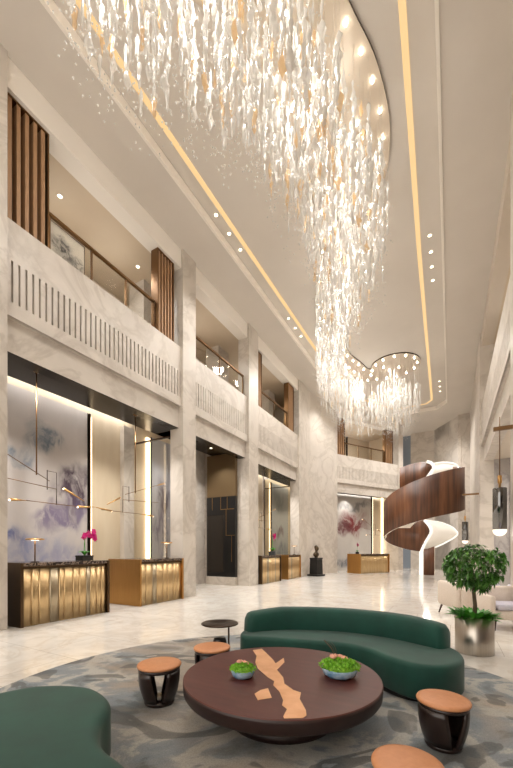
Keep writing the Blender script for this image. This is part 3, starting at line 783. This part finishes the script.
flower_bowl(339.5, 676, .138, .07, 'larger pale bowl of greens and pink flowers right of the copper inlay', 4)

# curved green sofa
e = empty('curved_sofa', (-1.1, 3.95, .008)); tag(e, 'curved green velvet sofa with low rounded back behind the coffee table', 'sofa')
off = Vector((-1.1, 3.95))
SO = [(-2.10,3.47),(-1.80,3.53),(-1.4,3.62),(-1.0,3.70),(-.72,3.62),(-.50,3.44),(-.28,3.33),(-.06,3.38),(.08,3.58),(.11,3.84),(.02,4.10),(-.22,4.28),(-.6,4.42),(-1.0,4.47),(-1.45,4.42),(-1.9,4.22),(-2.17,3.97),(-2.26,3.72)]
m = MB(); soft_slab(m, [(x-off.x, y-off.y) for x, y in SO], .03, .35, .045, .03, 120); m.build('seat', M['green'], e)
BK = [(-2.22,3.70),(-1.88,4.06),(-1.40,4.28),(-.95,4.34),(-.5,4.26),(-.02,4.03)]
n = 56; P = spline([(x-off.x, y-off.y, 0) for x, y in BK], n, False); rs = []
for i, p in enumerate(P):
    t = (P[min(i+1,n-1)] - P[max(i-1,0)]).normalized(); nn = Vector((-t.y, t.x, 0))
    u = i/(n-1); fall = min(1, math.sqrt(max(0, 1-(1-min(u/.05,1))**2)))*min(1, math.sqrt(max(0, 1-(1-min((1-u)/.035,1))**2)))
    hw = .115*max(.25, fall); top = .30 + (.315 - .05*max(0,.2-u)/.2 - .05*(max(0,u-.8)/.2)**2)*max(.12, fall); r_ = []
    prof = [(-1,.10),(-1,top-.10),(-.93,top-.05),(-.72,top-.015),(-.35,top),(.35,top),(.72,top-.015),(.93,top-.05),(1,top-.10),(1,.10)]
    for a, z in prof: r_.append(p + nn*a*hw + Vector((0,0,max(.1,z))))
    rs.append(r_)
m = MB(); m.rings(rs, smooth=True); m.build('backrest', M['green'], e)
m = MB(); soft_slab(m, [((x-off.x)*.94, (y-off.y)*.9+.0) for x, y in SO], 0, .04, .005, .002, 80); m.build('plinth', M['black'], e)

# kidney seat in the foreground
e = empty('kidney_ottoman', (-1.7, .85, .008)); tag(e, 'kidney shaped green velvet seat in the left foreground corner', 'ottoman')
KO = [(-2.68,1.40),(-2.76,1.15),(-2.70,.80),(-2.45,.45),(-2.0,.22),(-1.5,.16),(-1.05,.25),(-.78,.48),(-.76,.78),(-.95,1.0),(-1.29,1.12),(-1.547,1.18),(-1.74,1.31),(-1.86,1.47),(-2.0,1.57),(-2.22,1.63),(-2.40,1.60),(-2.56,1.52)]
m = MB(); soft_slab(m, [(x+1.7, y-.85) for x, y in KO], .03, .362, .055, .03, 120); m.build('seat', M['green'], e)
m = MB(); soft_slab(m, [((x+1.7)*.93, (y-.85)*.9) for x, y in KO], 0, .04, .005, .002, 80); m.build('plinth', M['black'], e)

# stools
def stool_tree():
    e = empty('stool')
    m = MB(); m.lathe([(.001,.318),(.175,.318),(.188,.325),(.190,.335),(.184,.345),(.16,.352),(.001,.356)], n=48); m.build('seat', M['leather'], e)
    m = MB(); m.lathe([(.001,.29),(.172,.29),(.178,.3),(.178,.318),(.001,.318)], n=48); m.build('top_ring', M['stool_wood'], e)
    m = MB(); m.lathe([(.001,0),(.125,0),(.13,.01),(.132,.035),(.001,.035)], n=48); m.build('base', M['stool_wood'], e)
    zs = [.03,.08,.14,.2,.25,.295]; ro = [.132,.150,.166,.175,.178,.176]; gap = [8,11,15,19,22,23]
    for s in (0, 180):
        m = MB(); rs = []
        for z, r, g in zip(zs, ro, gap):
            A = [R(s + g + (180-2*g)*k/14) for k in range(15)]
            rs.append([(cos(a)*r, sin(a)*r, z) for a in A] + [(cos(a)*(r-.03), sin(a)*(r-.03), z) for a in A[::-1]])
        m.rings(rs, smooth=True); m.build('side_panel', M['stool_wood'], e)
    return e
def camp(Zc, r): return (-sn*Zc + cs*r, cs*Zc + sn*r, .008)
s0 = stool_tree(); s0.location = camp(3.09, -.857); s0.rotation_euler = (0,0,R(29-90+15.5)); tag(s0, 'tan topped dark stool with open front, left of the coffee table', 'stool', 'tan topped stools')
copy_tree(s0, camp(3.62, -.459), R(60), 'tan topped dark stool half hidden behind the coffee table, by the side table')
q = copy_tree(s0, camp(2.41, 1.285), R(29+95), 'tan topped dark stool at the right, before the sofa end'); q.scale = (.9,.9,.93)
q = copy_tree(s0, camp(1.68, .725), R(29+20), 'tan topped stool at the bottom edge of the picture'); q.scale = (.88,.88,.93)

# side table
c = camp(4.2, -.44); e = empty('side_table', c, R(29)); tag(e, 'small black side table with thin round top, left of the sofa', 'table')
m = MB(); m.lathe([(.001,.452),(.215,.452),(.222,.458),(.222,.466),(.215,.47),(.001,.47)], n=40); m.build('tabletop', M['bronze_dark'], e)
m = MB(); m.tube([(.105,0.02,.01),(.105,.02,.455)], .011, 10); m.build('stem', M['bronze_dark'], e)
m = MB(); m.lathe([(.001,0),(.10,0),(.105,.02),(.10,.26),(.085,.29),(.001,.295)], (0,.0,0), 28, sx=.8, sy=.8); m.build('base', M['black'], e)

# potted tree
e = empty('potted_tree', (.275, 5.45, 0)); tag(e, 'round crowned potted tree in a brushed steel cylinder behind the sofa', 'plant')
m = MB(); m.lathe([(.001,0),(.222,0),(.225,.005),(.225,.48),(.21,.48),(.208,.44),(.001,.44)], n=64); m.build('planter', M['steel'], e)
m = MB(); m.lathe([(.001,.43),(.2,.43),(.2,.455),(.001,.465)], n=32); m.build('soil', M['soil'], e)
m = MB(); m.tube([(0,0,.44),(.01,0,.62),(-.005,.01,.80),(.0,0,1.0)], .028, 10, r1=.018)
for k in range(7):
    a = k*.9; m.tube([(0,0,.82+.03*k),(cos(a)*.16, sin(a)*.16, 1.0+.03*k),(cos(a)*.3, sin(a)*.3, 1.08+.03*k)], .012, 6, r1=.004)
m.build('trunk', M['trunk'], e)
rnd = random.Random(11)
def leaf(m, p, d, L, w, droop):
    s = d.cross(Vector((0,0,1)));
    if s.length < .05: s = Vector((1,0,0))
    s.normalize(); p1 = p + d*L*.5; p2 = p + d*L - Vector((0,0,droop))
    up = s.cross(d).normalized()*L*.06
    i = [m.vert(x) for x in (p, p1 + s*w + up, p1, p1 - s*w + up, p2)]
    m.face((i[0], i[1], i[2]), 0, True); m.face((i[0], i[2], i[3]), 0, True); m.face((i[1], i[4], i[2]), 0, True); m.face((i[2], i[4], i[3]), 0, True)
m = MB()
for k in range(300):
    t = rnd.random()*2*pi; cz = rnd.uniform(-1, 1); q = rnd.uniform(.45, 1)**.5
    sr = math.sqrt(1-cz*cz)
    c = Vector((cos(t)*sr*.355*q, sin(t)*sr*.355*q, 1.13 + cz*.29*q + .05*mnoise.noise(Vector((t, cz*2, 0)))))
    out = Vector((cos(t)*sr, sin(t)*sr, cz*.8 + .1)).normalized()
    for j in range(7):
        a = 2*pi*j/7 + rnd.random(); s1 = out.orthogonal().normalized(); s2 = out.cross(s1)
        d = (s1*cos(a) + s2*sin(a) + out*.35 + Vector((0,0,-.25))).normalized()
        leaf(m, c, d, rnd.uniform(.075,.11), .016, .02)
m.build('foliage', M['leaf'], e)
m = MB()
for k in range(190):
    t = rnd.random()*2*pi; q = math.sqrt(rnd.random())*.2
    d = Vector((cos(t)*.9, sin(t)*.9, rnd.uniform(.1,1.1))).normalized()
    leaf(m, Vector((cos(t)*q, sin(t)*q, .455)), d, rnd.uniform(.11,.21), .034, .02)
m.build('ground_leaves', M['leaf_low'], e)

# ------------------------------------------------------------------ lounge seating
def soft_box(m, x0, x1, y0, y1, z0, z1, r=.03):
    o = []; 
    for cx, cy, a0 in ((x1-r,y0+r,-90),(x1-r,y1-r,0),(x0+r,y1-r,90),(x0+r,y0+r,180)):
        for k in range(5): a = R(a0 + 22.5*k); o.append((cx, cy, cos(a), sin(a)))
    prof = [(-r, z0), (0, z0+r), (0, z1-r), (-r*.3, z1-r*.3), (-r, z1)]
    m.rings([[(cx + ca*(r+d), cy + sa*(r+d), z) for cx, cy, ca, sa in o] for d, z in prof], smooth=True)
def armchair(x, y, rz, label, mat, cush):
    e = empty('armchair', (x, y, 0), rz); tag(e, label, 'chair', 'pale lounge armchairs')
    m = MB(); soft_box(m, -.34, .34, -.34, .30, .18, .34, .03); m.build('seat_frame', mat, e)
    m = MB(); soft_box(m, -.28, .28, -.36, .2, .345, .44, .04); m.build('cushion', cush, e)
    m = MB(); soft_box(m, -.36, .36, .21, .33, .18, .70, .05); m.build('backrest', mat, e)
    for s in (-1, 1):
        m = MB(); soft_box(m, min(s*.29, s*.37), max(s*.29, s*.37), -.33, .21, .2, .58, .035); m.build('arm', mat, e)
    for sx in (-1, 1):
        for sy in (-1, 1):
            m = MB(); m.tube([(sx*.27, sy*.26, .19),(sx*.31, sy*.31, 0)], .022, 8, r1=.014); m.build('leg', M['leg_wood'], e)
armchair(.20, 8.45, R(119), 'ivory lounge armchair with dark splayed legs left of the potted tree', M['white_fabric'], M['lilac_fabric'])
armchair(.83, 7.45, R(20), 'ivory armchair back at the right picture edge, behind the potted tree', M['white_fabric'], M['lilac_fabric'])
armchair(.62, 10.6, R(-60), 'lilac grey armchair farther back behind the tree crown', M['lilac_fabric'], M['lilac_fabric'])
e = empty('lounge_sofa', (1.75, 10.6, 0), R(-90)); tag(e, 'long pale lilac sofa in the lounge at the right edge', 'sofa')
m = MB(); soft_box(m, -1.1, 1.1, -.4, .35, .1, .42, .05); m.build('seat', M['lilac_fabric'], e)
m = MB(); soft_box(m, -1.1, 1.1, .25, .42, .1, .8, .05); m.build('backrest', M['lilac_fabric'], e)
m = MB(); soft_box(m, -1.02, 1.02, -.34, .3, 0, .1, .01); m.build('plinth', M['black'], e)
m = MB(); m.box(0,.06,0,.08,0,4.85); m.build('trim_14', M['bronze'], loc=(2.0, 16.2, 0)); struct(bpy.data.objects['trim_14'])

def bracket_pendant(x, y, label):
    e = empty('pendant_lamp', (x, y, 0)); tag(e, label, 'lamp', 'smoked glass bracket pendants')
    m = MB(); m.box(-.1, 1.0-x, -.03, .03, 3.57, 3.64); m.build('bracket', M['bronze'], e)
    m = MB(); m.tube([(0,0,3.82),(0,0,2.62)], .008, 8); m.build('rod', M['bronze'], e)
    m = MB(); m.lathe([(.012,2.74),(.035,2.73),(.035,2.60),(.02,2.58),(.02,2.5)], n=16); m.build('holder', M['brass'], e)
    m = MB(); m.lathe([(.03,2.5),(.105,2.5),(.112,2.49),(.112,1.73),(.108,1.73),(.108,2.48),(.03,2.49)], n=32); m.build('glass_shade', M['smoke'], e)
    m = MB(); m.sphere((0,0,1.72), .112, 24, 14); m.build('globe', M['globe'], e)
    m = MB(); m.tube([(0,0,2.5),(0,0,1.82)], .03, 10); m.build('inner_tube', M['bronze_dark'], e)
bracket_pendant(.80, 7.88, 'tall smoked glass pendant with white globe at the right edge')
bracket_pendant(.52, 16.6, 'distant smoked glass pendant with white globe right of the staircase')

# ------------------------------------------------------------------ the crystal chandelier
LE = [(-4.3,3.2),(-4.1,3.6),(-3.55,4.3),(-3.0,5.5),(-2.85,7.0),(-3.05,8.7),(-3.65,10.4),(-4.25,12.0),(-4.75,13.8),(-4.9,15.4),(-4.6,17.1),(-3.9,18.3)]
RE = [(-1.55,4.6),(-1.40,5.5),(-1.14,6.43),(-1.07,7.5),(-1.30,8.5),(-1.75,9.4),(-2.4,10.4),(-3.05,11.7),(-3.55,13.1),(-3.8,14.3),(-3.87,15.4),(-3.62,16.4)]
BLOB = [(-2.3 + 1.12*cos(R(a)), 17.55 + 1.12*sin(R(a))) for a in (195, 225, 260, 295, 330, 5, 40, 75, 105)]
NEAR = [(-1.9,3.4),(-2.6,2.5),(-3.4,2.1),(-4.05,2.4)]
PL = spline(NEAR + LE[::1] + BLOB[::-1] + RE[::-1], 220)
PL = [(p.x, p.y) for p in PL]
def inside(x, y, poly=PL):
    c = False; j = len(poly) - 1
    for i in range(len(poly)):
        xi, yi = poly[i]; xj, yj = poly[j]
        if (yi > y) != (yj > y) and x < (xj-xi)*(y-yi)/(yj-yi) + xi: c = not c
        j = i
    return c
def edge_dist(x, y):
    return min(math.hypot(x-a, y-b) for a, b in PL)
ZP = ZT - .02
e = empty('chandelier', (-2.6, 8.5, ZP)); tag(e, 'huge winding crystal chandelier of clear and amber drops hung from the ceiling', 'chandelier')
ce_ = Vector((-2.6, 8.5, ZP)); sub = lambda p: Vector(p) - ce_
m = MB(sub); n = len(PL)
a_ = [m.vert((x, y, ZP-.035)) for x, y in PL]; b_ = [m.vert((x, y, ZT-.001)) for x, y in PL]
for t in tessellate_polygon([[Vector((x, y, 0)) for x, y in PL]]): m.face([a_[i] for i in t], 0)
for k in range(n): m.face((a_[k], a_[(k+1)%n], b_[(k+1)%n], b_[k]), 1)
m.build('ceiling_plate', [M['plate'], M['plate_rim']], e)
def drop_rings(L, w, tw, rnd):
    """twisted leaf-like drop hanging from z=0 to z=-L"""
    rs = []; k = 7
    for i in range(k+1):
        t = i/k; h = w*(sin(pi*min(1, t*.96+.03))**.8)*(.75+.35*sin(t*7+tw)); a = tw*t*1.6
        if i in (0, k): h = w*.08
        d = .28*h + .003
        rs.append([(cos(a)*h*cos(q) - sin(a)*d*sin(q), sin(a)*h*cos(q) + cos(a)*d*sin(q), -L*t) for q in (0, pi/3, 2*pi/3, pi, 4*pi/3, 5*pi/3)])
    return rs
rnd = random.Random(21)
drops = []; wires = MB(sub); beads = MB(sub); bulbs = []
y = 2.0
sp_ = .19
while y < 18.9:
    x = -5.2
    while x < -.8:
        px, py = x + rnd.uniform(-.09,.09), y + rnd.uniform(-.09,.09)
        if inside(px, py) and edge_dist(px, py) > .05:
            far_ = max(0, min(1, (py-8)/5)); blob = px > -3.45 and py > 16.2
            zt = 9.25 + rnd.uniform(-.3,.25); zb = 8.05 + rnd.uniform(-.18,.2)
            if py > 12.5: zb -= (py-12.5)*.10
            if blob: zt = 8.95 + rnd.uniform(-.2,.2); r_b = math.hypot(px+2.3, py-17.55); zb = 6.95 + r_b*.9 + rnd.uniform(-.1,.2)
            wires.box(px-.002, px+.002, py-.002, py+.002, zt, ZP-.035)
            z = zt
            while z > zb:
                L = rnd.uniform(.28,.44)*(1+.1*far_); w = rnd.uniform(.042,.084)*(1-.5*far_)
                drops.append((px + rnd.uniform(-.03,.03), py + rnd.uniform(-.03,.03), z, L, w, rnd.uniform(-2.5,2.5), rnd.random() < (.09 if py < 9 else .05)))
                z -= L*rnd.uniform(.8,1.05)
            for q in range(14):
                bz = (z if q < 8 else zt) - rnd.random()**1.4*(.6 if q < 8 else 1.2); br = rnd.uniform(.009,.017)
                bx, by = px + rnd.uniform(-.1,.1), py + rnd.uniform(-.1,.1)
                P = [(bx+br,by,bz),(bx,by+br,bz),(bx-br,by,bz),(bx,by-br,bz)]
                ids = [beads.vert(p) for p in P + [(bx,by,bz+br*1.3),(bx,by,bz-br*1.3)]]
                for k in range(4): beads.face((ids[k], ids[(k+1)%4], ids[4])); beads.face((ids[(k+1)%4], ids[k], ids[5]))
        x += sp_
    y += sp_
# bulbs along the plate edge and between the strands
last = None
for i in range(220):
    x, y_ = PL[i]
    if y_ < 4.3: continue
    t = Vector((PL[(i+1)%220][0]-PL[i-1][0], PL[(i+1)%220][1]-PL[i-1][1])).normalized(); nn = Vector((-t.y, t.x))
    for sgn in (1, -1):
        q = Vector((x, y_)) + nn*sgn*.15
        if inside(q.x, q.y):
            if last is None or (q - last).length > .44: bulbs.append((q.x, q.y, ZP-.06)); last = q
            break
bulbs = bulbs[:70]; nb = 97 - len(bulbs)
for k in range(nb):
    for tr in range(80):
        x, y_ = rnd.uniform(-5,-1), rnd.uniform(2.2,18.6)
        if inside(x, y_) and edge_dist(x, y_) > .25 and all(math.hypot(x-b[0], y_-b[1]) > .4 for b in bulbs): break
    else: continue
    bulbs.append((x, y_, rnd.uniform(8.3, 9.2) if k % 2 and y_ < 15 else ZP-.06))
for b in bulbs:
    q = MB(); q.sphere((0,0,0), .025, 10, 6); o = q.build('bulb', M['bulb'], e, sub(b))
# the hundred largest drops are parts of their own, the rest one mass
camloc = Vector((0, 0, 1.35))
fw = Vector((-sn, cs, 0))
def inview(d):
    p = Vector(d[:3]) - camloc; f = p.dot(fw)
    if f < .5: return False
    u = 256 + 350*(p.x*cs + p.y*sn)/f; v = 550 - 350*(p.z - d[3]/2)/f
    return 0 < u < 513 and 0 < v < 768
drops.sort(key=lambda d: (not inview(d), -(d[3]*d[4])/max(.1, (Vector(d[:3])-camloc).length)**2))
mass = MB(sub)
for i, d in enumerate(drops):
    px, py, z, L, w, tw, am = d; rs = drop_rings(L, w, tw, rnd)
    if i < 100:
        q = MB(); q.rings(rs, 0, True); q.build('crystal_drop', M['amber' if am else 'crystal'], e, sub((px, py, z)))
    else:
        mass.rings([[(px+a, py+b, z+c) for a, b, c in r_] for r_ in rs], 1 if am else 0, True)
tag(mass.build('crystal_drops', [M['crystal'], M['amber']], e), kind='stuff')
tag(beads.build('glass_beads', M['crystal'], e), kind='stuff')
tag(wires.build('suspension_wires', M['wire'], e), kind='stuff')

# ------------------------------------------------------------------ light
WARM = (1, .975, .945)
def light(kind, loc, power, color=WARM, rot=(0,0,0), **kw):
    l = bpy.data.lights.new(kind.lower() + '_light', kind); l.energy = power; l.color = color
    for k, v in kw.items(): setattr(l, k, v)
    o = bpy.data.objects.new(l.name, l); COL.objects.link(o); o.location = loc; o.rotation_euler = rot; return o
for (x, y, p) in ((-3.9,3.0,.8),(-2.9,3.9,.8),(-2.3,5.4,.8),(-1.9,7.0,.8),(-2.1,8.7,.9),(-2.8,10.4,1),(-3.5,12,1.1),(-4.1,13.6,1.2),(-4.3,15.2,1.3),(-3.9,17,1.4),(-2.4,17.5,1.8)):
    light('POINT', (x, y, 8.75), (15 if y < 11 else 9)*p, (1,.97,.93), shadow_soft_size=.12)
    light('SPOT', (x, y, ZP-.1), 215*p, spot_size=R(165), spot_blend=1, shadow_soft_size=.25)
# recess coves, doorway and balcony lights, plus added fill lamps
def area(loc, sx, sy, power, rot=(0,0,0), color=WARM):
    o = light('AREA', loc, power, color, rot, shape='RECTANGLE', size=sx, size_y=sy); return o
for (u0, u1) in (BAY[0], BAY[2]):
    area((XL-1.86, (u0+u1)/2, 5.4), .14, u1-u0-.2, 22, (0, R(-5), 0))
    for u in (u0+.9, u1-1.2): light('SPOT', (XL-.6, u, 5.0), 230, spot_size=R(110), spot_blend=.8, shadow_soft_size=.05)  # spots added to light the paintings from the front, no fixtures
area(tuple(far(Vector((2.9,-1.0,5.3)))), .12, 5, 70, (0, R(-20), -fa))
light('SPOT', tuple(far(Vector((1.8,-.7,5.0)))), 120, spot_size=R(110), spot_blend=.8, shadow_soft_size=.05)
light('SPOT', (XL-.95, 8.5, 5.0), 110, spot_size=R(120), spot_blend=.8, shadow_soft_size=.05)  # spot added to brighten the painting behind the glass partition
for y in (9.4, 10.5): light('SPOT', (XL-1.0, y, 5.0), 150, spot_size=R(110), spot_blend=.8, shadow_soft_size=.05)
for xf, us in ((left, (4.75, 6.3, 9.6, 13.4)), (right, (7.0, 13.4)), (far, (1.5, 3.5))):
    for u in us:
        light('SPOT', tuple(xf(Vector((u,-1.2,Z_BALC-.05)))), 55, spot_size=R(150), spot_blend=.9, shadow_soft_size=.1)
        light('POINT', tuple(xf(Vector((u,-1.3,Z_BALC-.9)))), 10, shadow_soft_size=.12)  # bare point lights added to lift the dark balcony ceilings
for y in (6.5, 9.5, 12.5, 15): light('SPOT', (2.8, y, 4.8), 160, (1,.92,.84), spot_size=R(150), spot_blend=.9, shadow_soft_size=.1)
for y in right_y: light('SPOT', (-.5, y, ZT-.03), 120, spot_size=R(100), spot_blend=.7, shadow_soft_size=.06)
for y in left_y: light('SPOT', (-5.27, y, ZT-.03), 120, spot_size=R(100), spot_blend=.7, shadow_soft_size=.06)
light('POINT', tuple(SC + Vector((.2, .0, 2.1))), 14, (1,.95,.88), shadow_soft_size=.15)
light('SPOT', (-1.4, 23.2, 9.75), 800, spot_size=R(140), spot_blend=.9, shadow_soft_size=.1)  # spot added to brighten the far end, no fixture

for p in ((-5.45,18.2,9.7),(-4.6,19.6,9.7),(-3.6,21.2,9.7)): light('SPOT', p, 200, spot_size=R(115), spot_blend=.9, shadow_soft_size=.08)
# warm fill light, added by leaving the room open behind the camera
w = bpy.data.worlds.new('world'); scene.world = w; w.use_nodes = True
b = w.node_tree.nodes['Background']; b.inputs['Color'].default_value = (1, .93, .85, 1); b.inputs['Strength'].default_value = 1.6

vs = scene.view_settings; scene.display_settings.display_device = 'sRGB'
vs.view_transform = 'Standard'; vs.look = 'None'; vs.exposure = .64; vs.gamma = 1; vs.use_curve_mapping = False
cy = scene.cycles; cy.use_denoising = True; cy.max_bounces = 7; cy.diffuse_bounces = 4; cy.transparent_max_bounces = 12; cy.sample_clamp_indirect = 6
cy.caustics_reflective = False; cy.caustics_refractive = False
